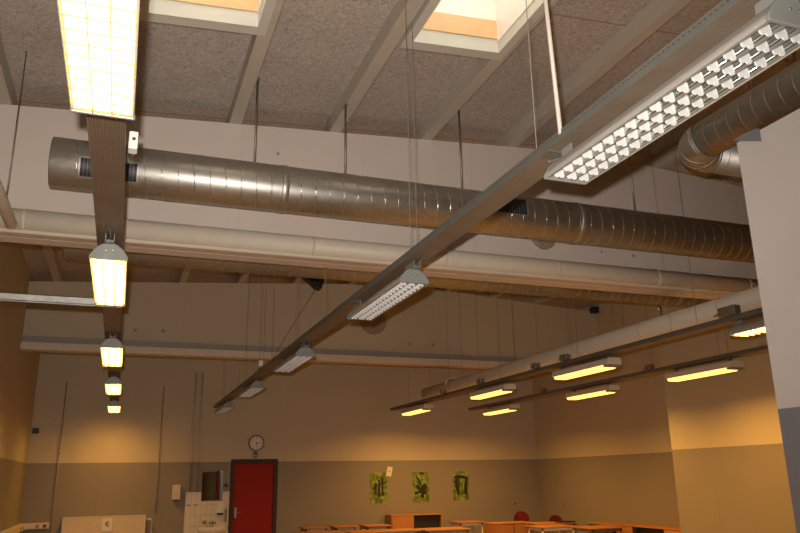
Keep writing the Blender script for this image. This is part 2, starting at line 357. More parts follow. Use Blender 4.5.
# ------------------------------------------------------------------ ducts
def helix(m, c, axis, r, a, b, pitch, ph=0.0, hgt=0.0014, wid=0.005, seg=36):
    """raised lock seam winding round a duct: a narrow raised strip"""
    n = int(abs(b-a)/pitch*seg); vs = []; fs = []
    for i in range(n+1):
        t = a+(b-a)*i/n; th = 2*PI*i/seg+ph
        for k, (dt, dr_) in enumerate(((-wid, -0.001), (-wid*0.5, hgt), (wid*0.5, hgt), (wid, -0.001))):
            R = r+dr_; u, v = R*math.cos(th), R*math.sin(th)
            vs.append({'X': (t+dt, c[0]+u, c[1]+v), 'Y': (c[0]+u, t+dt, c[1]+v)}[axis])
    for i in range(n):
        for k in range(3): fs.append((i*4+k, i*4+k+1, (i+1)*4+k+1, (i+1)*4+k))
    m.add(vs, fs, True); return m
def grille(parent, x0, x1, y, zc, r, a0, a1):
    """rectangular grille curved over the duct between angles a0 and a1"""
    def arc(rr, a): return (y-rr*math.cos(a), zc+rr*math.sin(a))
    m = MB(); n = 8
    A = [a0+(a1-a0)*k/n for k in range(n+1)]
    pts = [arc(r-0.002, a) for a in A]+[arc(r+0.004, a) for a in reversed(A)]
    m.prism(pts, 'X', x0, x1); g = m.build('grille', 'black', parent)
    m = MB(); f = 0.012; da = f/r
    for xa, xb in ((x0-f, x0), (x1, x1+f)):
        AA = [a0-da+(a1-a0+2*da)*k/n for k in range(n+1)]
        m.prism([arc(r-0.002, a) for a in AA]+[arc(r+0.012, a) for a in reversed(AA)], 'X', xa, xb)
    for aa, ab in ((a0-da, a0), (a1, a1+da)):
        m.prism([arc(r-0.002, aa), arc(r-0.002, ab), arc(r+0.012, ab), arc(r+0.012, aa)], 'X', x0, x1)
    m.build('grille_frame', 'duct_dull', g)
    m = MB(); k = int((x1-x0)/0.026)
    for i in range(1, k):
        x = x0+(x1-x0)*i/k
        m.prism([arc(r+0.003, a) for a in A]+[arc(r+0.010, a) for a in reversed(A)], 'X', x-0.002, x+0.002)
    m.build('grille_slats', 'slat', g)
def duct_x(y, z, r, x0, x1, label, rods, grilles):
    root = empty('spiral_duct', (x0, y, z-r), label, 'duct')
    root.location = (0, 0, 0)
    m = MB(); prof = [(0.01, x0), (r-0.03, x0), (r-0.004, x0+0.004), (r, x0+0.012), (r, x1)]
    m.lathe([(a, b) for a, b in prof], (0, y, z), 'X', 64); m.build('duct_shell', 'duct', root)
    helix(MB(), (y, z), 'X', r, x0+0.13, x1, 0.128).build('seam', 'seam', root)
    for xc in [x0+1.86+k*3.0 for k in range(int((x1-x0-1.86)/3.0)+1)]:
        MB().lathe([(r+0.001, -0.03), (r+0.006, -0.024), (r+0.006, 0.024), (r+0.001, 0.03)], (xc, y, z), 'X', 48).build('coupling', 'duct', root)
    for g in grilles: grille(root, g[0], g[1], y, z, r, g[2], g[3])
    for x in rods:
        m = MB(); m.tube([(x, y, z+r-0.004), (x, y, topz(x))], 0.010, 10); m.box(x-0.015, x+0.015, y-0.04, y+0.04, topz(x)-0.02, topz(x)); m.build('hanger_rod', 'rod', root)
    return root
duct_x(6.08, 4.12, 0.207, -0.70, 8.45, 'large spiral ventilation duct with two dark grilles, in front of the middle cross wall', [0.91, 1.74, 2.92, 4.94, 6.9], [(-0.47, -0.05, -0.76, -0.08), (3.02, 3.50, -0.26, 0.52)])
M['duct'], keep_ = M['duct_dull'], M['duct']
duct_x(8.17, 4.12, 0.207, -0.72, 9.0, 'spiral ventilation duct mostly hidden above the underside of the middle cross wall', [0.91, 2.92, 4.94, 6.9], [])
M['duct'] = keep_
# smaller duct with an elbow over the near wall
R_ = 0.13
er = empty('elbow_duct', (0, 0, 0), 'small spiral duct bending round above the end of the near grey wall', 'duct')
R_ = 0.13; cx, cz, ye = 3.66, 3.885, 3.68
m = MB(); m.tube([(cx, YF, cz), (cx, ye, cz)], R_, 40); m.build('duct_shell', 'duct_dull', er)
helix(MB(), (cx, cz), 'Y', R_, -1.0, ye, 0.105, hgt=0.0006, wid=0.004).build('seam', 'duct_dull', er)
BR = 0.20
arc = [(cx+BR-BR*math.cos(a), ye+BR*math.sin(a), cz) for a in [PI/2*k/14 for k in range(15)]]
MB().tube(arc, R_+0.004, 40).build('elbow', 'duct_dull', er)
m = MB()
for k in (0, 5, 9, 14):
    a = PI/2*k/14; c = Vector((cx+BR-BR*math.cos(a), ye+BR*math.sin(a), cz)); t = Vector((math.sin(a), math.cos(a), 0))
    m.tube([c-t*0.008, c+t*0.008], R_+0.007, 40)
m.build('elbow_band', 'duct_dull', er)
xe = cx+BR; y2 = ye+BR
MB().tube([(xe, y2, cz), (8.45, y2, cz)], R_, 40).build('duct_shell', 'duct_dull', er)
helix(MB(), (y2, cz), 'X', R_, xe+0.02, 8.4, 0.105, hgt=0.0006, wid=0.004).build('seam', 'duct_dull', er)
for y in (1.2, 2.9):
    MB().tube([(cx, y, cz+R_-0.003), (cx, y, zb(cx))], 0.006, 8).build('hanger_rod', 'rod', er)
for x in (4.4, 6.6):
    MB().tube([(x, y2, cz+R_-0.003), (x, y2, zb(x)+0.02)], 0.006, 8).build('hanger_rod', 'rod', er)
m = MB(); m.prism([(3.345, 3.705), (3.15, 3.615), (3.15, 3.70), (3.25, 3.71)], 'X', 3.545, 3.569)
tag(m.build('duct_bracket', 'bracket'), 'bluish grey sheet bracket at the top corner of the near wall, under the duct', 'bracket')

# ------------------------------------------------------------------ insulated pipes
pr = empty('insulated_pipe', (0, 0, 0), 'thick cream insulated pipe running along the middle cross wall just above its ledge', 'pipe')
MB().tube([(XL+0.01, 6.552, 3.765), (8.44, 6.552, 3.765)], 0.098, 28).build('pipe_jacket', 'pipe_paint', pr)
for x in (-0.9, 0.45, 1.55, 2.9, 4.2, 5.5, 6.8):
    MB().lathe([(0.0985, -0.012), (0.1005, -0.008), (0.1005, 0.008), (0.0985, 0.012)], (x, 6.552, 3.765), 'X', 28).build('pipe_band', 'paint', pr)
for x in (-1.2, 1.0, 3.2, 5.4, 7.6):
    box(x-0.02, x+0.02, 6.60, 6.665, 3.695, 3.85).build('pipe_bracket', 'rod', pr)
pd = empty('insulated_pipe', (0, 0, 0), 'thick cream insulated pipe running towards the back wall above the right-hand cable trays', 'pipe')
m = MB(); m.tube([(5.8, 3.0, 3.31), (5.8, 14.2, 3.31), (5.8, 14.24, 3.31)], [0.105, 0.105, 0.085], 28); m.build('pipe_jacket', 'pipe_paint', pd)
for y in (4.6, 5.9, 7.2, 8.5, 9.9, 11.3, 12.7):
    MB().lathe([(0.106, -0.012), (0.109, -0.008), (0.109, 0.008), (0.106, 0.012)], (5.8, y, 3.31), 'Y', 28).build('pipe_band', 'paint', pd)
for y in (4.2, 7.6, 10.4, 12.4):
    m = MB(); m.tube([(5.8, y, 3.41), (5.8, y, zb(5.8))], 0.003, 6); m.build('hanger_rod', 'rod', pd)
m = MB(); m.tube([(5.8+0.13*math.cos(a), 12.86, 3.33+0.13*math.sin(a)) for a in [PI*k/12 for k in range(13)]], 0.02, 8)
m.build('pipe_clamp', 'plastic', pd)
m = MB(); m.tube([(5.72, 6.78, 3.39), (5.70, 6.78, 3.46)], 0.012, 10); m.lathe([(0.02, -0.02), (0.032, 0), (0.02, 0.02)], (5.70, 6.78, 3.475), 'Y', 14); m.build('pipe_valve', 'steel', pd)
lp = empty('wall_pipe', (0, 0, 0), 'pale round pipe beside the left wall ending above the cross wall ledge', 'pipe')
m = MB(); m.tube([(-0.97, 2.0, 3.67), (-0.97, 6.38, 3.67), (-0.97, 6.42, 3.67)], [0.045, 0.045, 0.032], 20); m.build('pipe_jacket', 'pipe_paint', lp)
for y in (3.2, 6.0): MB().tube([(-0.97, y, 3.71), (-0.97, y, zb(-0.97))], 0.005, 6).build('hanger_rod', 'rod', lp)
lp = empty('wall_pipe', (0, 0, 0), 'second pale pipe end close to the left wall, lower beside the first', 'pipe')
m = MB(); m.tube([(-1.12, 2.0, 3.59), (-1.12, 6.36, 3.59), (-1.12, 6.40, 3.59)], [0.04, 0.04, 0.03], 20); m.build('pipe_jacket', 'pipe_paint', lp)
for y in (2.4, 3.6): MB().tube([(-1.12, y, 3.62), (-1.12, y, topz(-1.12))], 0.005, 6).build('hanger_rod', 'rod', lp)
# steel strut from the left wall to the left tray
m = MB(); m.box(XL, -0.08, 6.17, 6.175, 3.0, 3.055); m.box(XL, -0.08, 6.215, 6.22, 3.0, 3.055); m.box(XL, -0.08, 6.17, 6.22, 3.05, 3.055); m.box(XL, -0.08, 6.17, 6.178, 3.0, 3.004)
tag(m.build('steel_strut', 'strut'), 'shiny steel strut from the left wall to the left cable tray', 'strut')

# ------------------------------------------------------------------ cable trays
TZ = 3.075
def tray(x, y0, y1, label, wires, rods=()):
    root = empty('cable_tray', (x, y0, TZ), label, 'cable tray', 'cable trays carrying the lamps')
    L_ = y1-y0; w_ = 0.072
    m = MB(); m.box(-w_, w_, 0, L_, 0, 0.003)
    for k in range(15):
        xx = -w_+0.006+k*(2*w_-0.012)/14
        m.prism([(xx-0.0025, 0), (xx, -0.002), (xx+0.0025, 0)], 'Y', 0, L_)
    m.build('tray_bottom', 'tray', root)
    for s_ in (-1, 1):
        m = MB(); xx = s_*w_
        m.box(min(xx, xx+s_*0.003), max(xx, xx+s_*0.003), 0, L_, 0, 0.050); m.box(min(xx, xx-s_*0.012), max(xx, xx-s_*0.012), 0, L_, 0.047, 0.050)
        m.build('tray_side', 'tray_side', root)
    yy = 1.5
    while yy < L_-0.3:
        m = MB(); u = -0.004
        m.prism([(-w_-0.004, 0.044), (-w_-0.0005, 0.044), (-w_-0.0005, -0.0022), (w_+0.0005, -0.0022), (w_+0.0005, 0.044), (w_+0.004, 0.044), (w_+0.004, -0.006), (-w_-0.004, -0.006)], 'Y', yy-0.04, yy+0.04)
        m.build('splice_plate', 'tray_side', root); yy += 3.1
    for k in range(3):
        m = MB(); p = []
        for j in range(int(L_/0.5)+1): p.append((-0.04+0.035*k+random.uniform(-0.012, 0.012), min(L_, j*0.5), 0.012+0.004*random.random()))
        m.tube(p, 0.006, 6).build('cable', 'plastic' if k == 1 else 'black', root)
    for (wy, sx) in wires:
        gx = x+sx*w_; MB().tube([(sx*w_, wy-y0, 0.03), (sx*w_, wy-y0, topz(gx)-TZ+0.001)], 0.0022, 6).build('suspension_wire', 'wire', root)
    for (wy, sx) in rods:
        gx = x+sx*w_-0.06; MB().tube([(sx*w_, wy-y0, 0.03), (sx*w_-0.028, wy-y0, 0.9), (sx*w_-0.06, wy-y0, topz(gx)-TZ+0.001)], 0.010, 10).build('suspension_rod', 'pale_rod', root)
    return root
tray(-0.16, YF, 15.62, 'cable tray nearest the left wall, carrying the row of glowing lamps', [(5.2, -1), (8.1, -1), (11, 1), (14, -1)])
tray(1.795, YF, 15.66, 'cable tray crossing the middle of the room, carrying the unlit lamps', [(2.765, -1), (4.42, -1), (4.66, 1), (6.69, -1), (8.0, -1), (8.5, 1), (9.76, 0), (10.3, -1), (10.8, 1), (11.56, -1), (13.2, 1), (14.3, -1), (15.2, 1)], [(2.56, -1)])
tray(5.575, -1, 15.55, 'cable tray with lit lamps directly below the thick pipe on the right', [(4.9, -1), (6.0, -1), (6.56, 1), (8.2, -1), (8.55, 1), (10.35, -1), (11.4, 1), (12.33, -1), (13.6, 1), (14.4, -1)])
tray(7.30, -1, 15.2, 'cable tray with lit lamps nearest the right wall', [(7.4, -1), (7.7, 1), (8.9, -1), (9.9, 1), (11.0, -1), (12.3, 1), (13.4, -1), (14.6, 1)])

# ------------------------------------------------------------------ louvred lamps
H_ = 0.625
def cap_outline():
    p = [(-0.107, 0.0), (-0.107, 0.012), (-0.103, 0.026), (-0.092, 0.042), (-0.081, 0.058), (-0.066, 0.074), (-0.050, 0.086), (-0.034, 0.095)]
    return p+[(-x, z) for x, z in reversed(p)]
def make_lamp(lit):
    root = empty('louvre_lamp', (0, 0, 0))
    out = cap_outline(); inn = [(x*0.965, max(0.0, z-0.003)) for x, z in out]
    MB().prism(out+list(reversed(inn)), 'Y', -H_, H_).build('housing', 'enamel', root)
    for s_ in (-1, 1):
        e = MB(); y0 = s_*H_; big = [(x*1.03, z*1.04-0.001) for x, z in out]
        e.prism(big, 'Y', min(y0, y0+s_*0.014), max(y0, y0+s_*0.014)); c = e.build('end_cap', 'cap_grey', root, 0.004)
        for k in (-0.018, 0.018): MB().lathe([(0.004, -0.002), (0.004, 0.002)], (k, y0+s_*0.015, 0.055), 'Y', 10).build('screw', 'steel', c)
        e = MB(); ov = 0.075 if s_ < 0 else -0.02; ya, yb = sorted((s_*(H_-0.10), s_*(H_+ov)))
        e.box(-0.026, 0.026, ya, yb, 0.099, 0.103); e.box(-0.026, -0.022, ya, yb, 0.103, 0.1415); e.box(0.022, 0.026, ya, yb, 0.103, 0.1415)
        y3 = s_*(H_+ov)
        e.tube([(0.0, y3-s_*0.02, 0.103), (0.004, y3+s_*0.03, 0.122), (0.0, y3+s_*0.09, 0.136), (-0.012, y3+s_*0.13, 0.1365), (-0.024, y3+s_*0.11, 0.1365)], 0.0028, 6)
        e.build('clip', 'cap_grey', root)
    bw = 0.062; grid = MB()
    for c in (-1, 0, 1):
        cxx = c*0.064
        m = MB(); arcp = [(cxx+0.0235*math.sin(t), 0.006+0.050*math.cos(t)) for t in [-PI/2+PI*k/12 for k in range(13)]]
        m.prism(arcp+[(x, z+0.002) for x, z in reversed(arcp)], 'Y', -H_+0.004, H_-0.004, True)
        m.build('reflector', 'trough', root)
        MB().tube([(cxx, -H_+0.02, 0.046), (cxx, H_-0.02, 0.046)], 0.008, 12).build('tube', 'lit' if lit else 'glass_tube', root)
        nb = 17
        for k in range(nb):
            yy = -H_+0.045+k*(2*H_-0.09)/(nb-1)
            lobe = [(0.01225-0.01225*math.cos(t), -0.011*math.sin(t)) for t in [PI*q/6 for q in range(7)]]
            pr_ = [(cxx-0.0245, 0.034), (cxx-0.0245, 0.004)]+[(cxx-0.0245+u_, 0.001+v_) for u_, v_ in lobe]+[(cxx, 0.000)]+[(cxx+u_, 0.001+v_) for u_, v_ in lobe]+[(cxx+0.0245, 0.004), (cxx+0.0245, 0.034)]
            n = len(pr_)
            vs = [(x, yy-0.003, z) if z < 0.03 else (x, yy-0.001, z) for x, z in pr_]+[(x, yy+0.003, z) if z < 0.03 else (x, yy+0.001, z) for x, z in pr_]
            grid.add(vs, [tuple(range(n)), tuple(reversed(range(n, 2*n)))]+[(i, i+n, (i+1) % n+n, (i+1) % n) for i in range(n)])
    for xa, xb in ((-0.103, -0.088), (-0.040, -0.024), (0.024, 0.040), (0.088, 0.103)):
        if not lit: box(xa, xb, -H_+0.004, H_-0.004, 0.004, 0.007).build('bay_divider', 'recess', root)
    for cxx in (-0.064, 0, 0.064):
        for e_ in (-0.0250, 0.0250): grid.box(cxx+e_-0.0004, cxx+e_+0.0004, -H_+0.004, H_-0.004, 0.012, 0.030)
    grid.build('louvre_grid', 'louvre', root)
    if lit:
        m = MB()
        for k in range(nb):
            yy = -H_+0.045+k*(2*H_-0.09)/(nb-1); m.box(-0.100, 0.100, yy-0.0016, yy+0.0016, -0.0125, -0.0108)
        for xx in (-0.032, 0.032): m.box(xx-0.0016, xx+0.0016, -H_+0.01, H_-0.01, -0.0125, -0.0108)
        m.build('louvre_silhouette', 'louvre_silhouette', root)  # brown strips imitate the blades' dark silhouettes against the glow
        box(-0.098, 0.098, -H_+0.01, H_-0.01, 0.012, 0.015).build('diffuser_sheet', 'lit_bright', root)
        al = bpy.data.lights.new('lamp_light', 'AREA'); al.shape = 'RECTANGLE'; al.size = 0.18; al.size_y = 1.18; al.energy = LAMP_W*0.85; al.color = LAMP_COL
        al.spread = math.radians(160)
        ao = bpy.data.objects.new('lamp_light', al); COL.objects.link(ao); ao.parent = root; ao.location = (0, 0, 0.010)
    return root
LZ = 2.93
def make_diffuser_lamp():
    root = empty('diffuser_lamp', (0, 0, 0))
    out = [(-0.100, 0.010), (-0.104, 0.020), (-0.096, 0.078), (-0.080, 0.092), (0.080, 0.092), (0.096, 0.078), (0.104, 0.020), (0.100, 0.010)]
    MB().prism(out, 'Y', -H_, H_).build('housing', 'pale_housing', root)
    for s_ in (-1, 1):
        MB().prism([(x*1.02, z+0.001) for x, z in out], 'Y', min(s_*H_, s_*(H_+0.014)), max(s_*H_, s_*(H_+0.014))).build('end_cap', 'pale_housing', root, 0.005)
        m = MB(); yy = s_*(H_-0.12); m.box(-0.026, 0.026, yy-0.02, yy+0.02, 0.091, 0.1415); m.build('clip', 'rod', root)
    m = MB(); m.prism([(-0.098, 0.012), (0.098, 0.012), (0.094, -0.012), (0.080, -0.026), (-0.080, -0.026), (-0.094, -0.012)], 'Y', -H_+0.10, H_-0.03)
    m.build('diffuser', 'lit', root)
    box(-0.092, 0.092, -H_+0.005, -H_+0.10, -0.014, 0.010).build('ballast_cover', 'brown', root, 0.004)
    al = bpy.data.lights.new('lamp_light', 'AREA'); al.shape = 'RECTANGLE'; al.size = 0.17; al.size_y = 1.1; al.energy = LAMP_W*1.08; al.color = LAMP_COL
    al.spread = math.radians(160)
    ao = bpy.data.objects.new('lamp_light', al); COL.objects.link(ao); ao.parent = root; ao.location = (0, 0, -0.028)
    return root
unlit, lit, dif = make_lamp(False), make_lamp(True), make_diffuser_lamp()
GR_U = 'unlit louvred lamps under the middle cable tray'; GR_L = 'glowing louvred lamps under the left cable tray'; GR_R = 'glowing lamps below the thick pipe on the right'; GR_S = 'glowing lamps of the tray nearest the right wall'
def place(src, first, x, yfar, label, group):
    o = src if first else copy_tree(src); o.location = (x, yfar-H_, LZ); tag(o, label, 'lamp', group); return o
for i, (y, lab) in enumerate([
    (2.66, 'large unlit lamp with white scalloped louvres beside the elbow duct'),
    (5.82, 'unlit lamp with three bright lines, hanging in front of the cream cross wall pipe'),
    (9.07, 'unlit lamp third along the middle tray, below the far cross wall ledge'),
    (12.06, 'small unlit lamp fourth along the middle tray'),
    (15.15, 'dim unlit lamp at the far end of the middle tray')]):
    place(unlit, i == 0, 1.80, y, lab, GR_U)
for i, (y, lab) in enumerate([
    (2.64, 'large glowing lamp on the left tray, cut by the top of the photo'),
    (5.83, 'white-glowing lamp with rounded grey end cap, below the cream pipe on the left tray'),
    (9.05, 'glowing lamp third along the left tray, in front of the far ledge'),
    (12.04, 'small glowing lamp fourth along the left tray, just below the third'),
    (15.25, 'smallest glowing lamp at the far end of the left tray, above the radiator')]):
    place(lit, i == 0, -0.155, y, lab, GR_L)
for y, lab in [(5.56, 'glowing lamp with toothed louvre edge, partly hidden by the near grey wall'),
               (8.80, 'wide glowing lamp on the thick pipe tray, second from the near grey wall'),
               (11.45, 'glowing lamp under the middle stretch of the thick pipe'),
               (14.78, 'small glowing lamp at the far end of the tray below the thick pipe')]:
    place(lit if y < 6 else dif, y == 8.80, 5.575, y, lab, GR_R)
for y, lab in [(8.60, 'long thin glowing lamp above the bright patch of the right wall'),
               (11.20, 'glowing lamp second along the tray nearest the right wall'),
               (14.45, 'small glowing lamp at the far end of the tray nearest the right wall')]:
    place(dif, False, 7.30, y, lab, GR_S)

place(lit, False, -0.155, -0.45, 'unseen glowing lamp added on the left tray behind the camera', GR_L)  # unseen lamps continuing the rows, added for warm ambient light
place(lit, False, 5.575, 2.45, 'unseen glowing lamp added below the thick pipe, behind the near grey wall', GR_R)
place(lit, False, 7.30, 5.45, 'unseen glowing lamp added nearest the right wall, behind the near grey wall', GR_S)
place(lit, False, 7.30, 2.3, 'unseen glowing lamp added nearest the right wall, farthest behind the near grey wall', GR_S)

# small boxes fixed to the trays
def jbox(x, y, z, sx, sy, sz, mat, label, group=None):
    r = empty('junction_box', (x, y, z), label, 'junction box', group)
    box(-sx/2, sx/2, -sy/2, sy/2, 0, sz).build('box_body', mat, r, min(sx, sz)*0.12)
    box(-sx*0.4, sx*0.4, -sy/2-0.004, -sy/2+0.002, sz*0.12, sz*0.88).build('box_lid', mat, r)
    MB().tube([(0, sy/2-0.01, sz*0.5), (0, sy/2+0.04, sz*0.5), (0.0, sy/2+0.09, sz*0.35)], 0.008, 8).build('cable_gland', mat, r)
    return r
j = jbox(-0.055, 3.34, 3.108, 0.04, 0.07, 0.085, 'plastic', 'white socket box on the side of the left tray beside the near glowing lamp')
MB().lathe([(0.008, -0.004), (0.008, 0.002)], (0.002, -0.037, 0.045), 'Y', 12).build('socket_hole', 'dark', j)
TB = 'dark boxes on top of the right-hand trays'
for (x, y, s_, lab) in [(5.5, 12.6, 0.10, 'small dark box on the pipe-side tray, farthest along near the back wall'), (5.5, 11.05, 0.13, 'dark box on the tray below the pipe, above the small lamp gap'),
                    (5.5, 9.27, 0.12, 'square dark box on the tray below the pipe, between two glowing lamps'), (5.5, 8.5, 0.15, 'grey clustered box above the near end of the wide glowing lamp'),
                    (5.5, 5.55, 0.22, 'large brown grey connector box over the lamp beside the near wall'), (7.25, 12.0, 0.10, 'dark box on the tray nearest the right wall, above its second lamp'),
                    (7.25, 8.98, 0.12, 'dark box on the tray nearest the right wall, between its first two lamps')]:
    jbox(x, y, 3.128, 0.09, s_, 0.05+s_*0.18, 'rod', lab, TB)
jbox(1.70, 10.1, 3.13, 0.06, 0.18, 0.08, 'plastic', 'pale box on the middle tray between the third and fourth unlit lamps')

# things fixed to the cross walls
m = MB(); m.lathe([(0.262, 0.0), (0.262, -0.010), (0.25, -0.014)], (4.28, 12.998, 4.50), 'Y', 48)
tag(m.build('wall_plate', 'brown'), 'round brown cover plate on the far cross wall', 'cover plate')
m = MB(); m.lathe([(0.15, 0.0), (0.15, -0.03), (0.13, -0.035)], (4.15, 6.659, 4.16), 'Y', 32)
tag(m.build('wall_plate', 'brown'), 'round brown plate on the middle cross wall, peeping out under the big duct', 'cover plate')
vf = empty('vent_flap', (2.95, 12.4, 5.0), 'dark tilted vent flap below the roof with a pull rod, above the far cross wall', 'vent flap')
f_ = MB(); f_.prism([(-0.30, 0.17), (0.24, 0.15), (0.15, -0.13), (0.07, -0.11), (-0.10, 0.03)], 'Y', -0.10, 0.10); f_.build('flap', 'black', vf)
MB().tube([(0.10, 0, -0.06), (-0.15, 0, -0.50), (-0.42, 0.0, -0.95), (-0.72, 0, -1.50)], 0.006, 8).build('pull_rod', 'wire', vf)
box(-0.03, 0.03, -0.03, 0.03, 0.13, 0.34).build('bracket', 'dark', vf)
tag(box(9.10, 9.249, 12.86, 12.99, 4.93, 5.06).build('loudspeaker', 'black', None, 0.01), 'small black box high in the right corner of the far cross wall', 'box')
for (x, y, z, lab) in [(1.222, 6.658, 4.72, 'small bolt head high on the middle cross wall above the duct'), (4.885, 6.658, 4.05, 'bolt head below the duct on the middle cross wall, nearer the oval plate'), (5.314, 6.658, 4.04, 'bolt head below the duct, farther right on the middle cross wall'),
                  (0.079, 12.998, 4.104, 'bolt head on the far cross wall, closest to the left tray'), (0.527, 12.998, 4.11, 'second bolt head on the far cross wall from the left tray'), (5.015, 12.998, 4.093, 'bolt head on the far cross wall below the round plate'), (5.488, 12.998, 4.095, 'bolt head on the far cross wall, rightmost of its pair')]:
    r_ = 0.014 if y < 7 else 0.03
    tag(MB().lathe([(r_, 0), (r_, -0.012), (r_*0.6, -0.018)], (x, y, z), 'Y', 12).build('bolt_head', 'conduit'), lab, 'bolt', 'bolt heads on the cross walls')

# ------------------------------------------------------------------ back wall furniture
Yw = YB
def conduit(pts, r, label, mat='rod'):
    root = empty('conduit', (pts[0][0], pts[0][1], 0), label, 'pipe'); root.location = (0, 0, 0)
    MB().tube(pts, r, 10).build('conduit_pipe', mat, root)
    m = MB()
    for z in (1.2, 2.2, 3.2, 4.2):
        if z < max(p[2] for p in pts): m.box(pts[0][0]-0.03, pts[0][0]+0.03, Yw-0.03, Yw, z-0.012, z+0.012)
    m.build('clip', mat, root)
conduit([(-1.07, Yw-0.03, 0.0), (-1.07, Yw-0.03, 3.55)], 0.010, 'thin vertical conduit on the back wall left of the radiator', 'conduit')
conduit([(0.74, Yw-0.03, 1.06), (0.74, Yw-0.03, 3.5)], 0.010, 'thin vertical pipe on the back wall above the right end of the radiator', 'conduit')
conduit([(1.36, Yw-0.02, 1.46), (1.36, Yw-0.02, 3.8)], 0.018, 'painted pipe above the tiled splashback, the one nearer the radiator', 'wall')
conduit([(1.49, Yw-0.02, 1.46), (1.49, Yw-0.02, 3.8)], 0.018, 'painted pipe above the tiled splashback, the one nearer the mirror', 'wall')
# radiator
ra = empty('radiator', (-0.16, Yw-0.07, 0.42), 'long cream panel radiator under the left glowing lamps', 'radiator')
m = MB(); m.box(-0.72, 0.72, -0.05, -0.035, 0.0, 0.61)
for k in range(50): xx = -0.706+k*0.0288; m.prism([(xx-0.009, -0.05), (xx-0.005, -0.057), (xx+0.005, -0.057), (xx+0.009, -0.05)], 'Z', 0.02, 0.59)
m.build('front_panel', 'paint', ra)
box(-0.73, 0.73, -0.058, 0.055, 0.605, 0.625).build('top_grille', 'paint', ra, 0.004)
for s_ in (-1, 1): box(min(s_*0.72, s_*0.732), max(s_*0.72, s_*0.732), -0.055, 0.05, 0.0, 0.607).build('side_panel', 'paint', ra)
box(-0.72, 0.72, 0.03, 0.045, 0, 0.6).build('rear_panel', 'paint', ra)
for s_ in (-0.5, 0.5): box(s_-0.02, s_+0.02, 0.04, 0.07, 0.0, 0.55).build('bracket', 'paint', ra)
m = MB(); m.tube([(0.73, 0, 0.55), (0.83, 0, 0.55)], 0.012, 10); m.tube([(0.80, -0.02, 0.55), (0.80, -0.10, 0.55)], 0.02, 12); m.build('valve', 'plastic', ra)
MB().tube([(0.83, 0, 0.55), (0.85, 0.02, 0.50), (0.85, 0.03, 0.3), (0.85, 0.04, -0.42)], 0.01, 8).build('feed_pipe', 'paint', ra)
pp = empty('paper_sheet', (-0.11, Yw-0.131, 0.78), 'white sheet of paper with scribbled drawing taped to the radiator', 'paper')
box(-0.09, 0.09, -0.001, 0.001, 0.0, 0.24).build('sheet', 'white', pp)
m = MB()
for k in range(7):
    p = [(random.uniform(-0.045, 0.045), -0.003, random.uniform(0.06, 0.19)) for _ in range(4)]; m.tube(p, 0.0018, 5)
m.build('drawing', 'dark', pp)
# wall trunking in the left corner
tr = empty('socket_trunking', (XL, Yw, 0.86), 'white socket trunking turning the corner by the left wall', 'trunking')
box(0.0, 0.49, -0.11, 0.0, 0, 0.10).build('trunking_body', 'paint', tr, 0.004)
box(0.0, 0.11, -2.6, -0.11, 0, 0.10).build('trunking_body', 'paint', tr, 0.004)
for x in (0.30, 0.42): box(x-0.03, x+0.03, -0.118, -0.109, 0.02, 0.075).build('socket', M['brown'] if x < 0.4 else M['chair'], tr)
for y in (-0.5, -0.9): box(0.109, 0.118, y-0.03, y+0.03, 0.02, 0.075).build('socket', 'brown', tr)
# soap/paper dispenser
ds = empty('paper_dispenser', (1.105, Yw, 1.29), 'cream dispenser box on the back wall left of the basin tiles', 'dispenser')
box(-0.075, 0.075, -0.12, 0, 0.02, 0.30).build('dispenser_case', 'paint', ds, 0.012)
box(-0.05, 0.05, -0.10, -0.02, -0.01, 0.022).build('dispenser_outlet', 'dark', ds, 0.004)
# mirror
mi = empty('wall_mirror', (1.795, Yw-0.012, 1.27), 'rectangular mirror above the basin reflecting a red door', 'mirror')
box(-0.205, 0.205, -0.008, 0, 0.0, 0.57).build('mirror_glass', 'mirror', mi)
for x in (-0.15, 0.15):
    for z in (0.0, 0.57): box(x-0.012, x+0.012, -0.013, 0, z-0.012, z+0.012).build('mirror_clip', 'steel', mi)
# basin
bs = empty('wash_basin', (1.83, Yw-0.012, 0.755), 'white wash basin on the tiled splashback beside the red door', 'basin')
m = MB(); n = 28; rings = [(0.29, 0.40, 0.03), (0.30, 0.42, 0.0), (0.28, 0.39, -0.06), (0.18, 0.25, -0.16), (0.08, 0.10, -0.2)]
vs = []
for a_, b_, z in rings:
    for k in range(n):
        t = PI*k/(n-1); vs.append((a_*math.cos(t), -b_*math.sin(t), z))
fs = [(i*n+k, i*n+k+1, (i+1)*n+k+1, (i+1)*n+k) for i in range(len(rings)-1) for k in range(n-1)]
m.add(vs, fs, True)
inner = [(0.26, 0.36, 0.03), (0.24, 0.33, -0.02), (0.14, 0.2, -0.12)]
k0 = len(vs); vs2 = []
for a_, b_, z in inner:
    for k in range(n):
        t = PI*k/(n-1); vs2.append((a_*math.cos(t), -b_*math.sin(t)-0.02, z))
m.add(vs2, [(i*n+k, (i+1)*n+k, (i+1)*n+k+1, i*n+k+1) for i in range(2) for k in range(n-1)]+[tuple(2*n+k for k in range(n))], True)
m.f += [(k, k0+k, k0+k+1, k+1) for k in range(n-1)]; m.sm += [False]*(n-1)
m.box(-0.29, 0.29, -0.03, 0, -0.15, 0.03)
m.build('bowl', 'porcelain', bs)
m = MB(); m.tube([(0, -0.06, 0.03), (0, -0.06, 0.10), (0, -0.09, 0.13), (0, -0.15, 0.12)], 0.014, 12); m.tube([(-0.05, -0.06, 0.09), (0.05, -0.06, 0.09)], 0.012, 10); m.tube([(-0.05, -0.06, 0.08), (-0.05, -0.06, 0.12)], 0.02, 10); m.tube([(0.05, -0.06, 0.08), (0.05, -0.06, 0.12)], 0.02, 10)
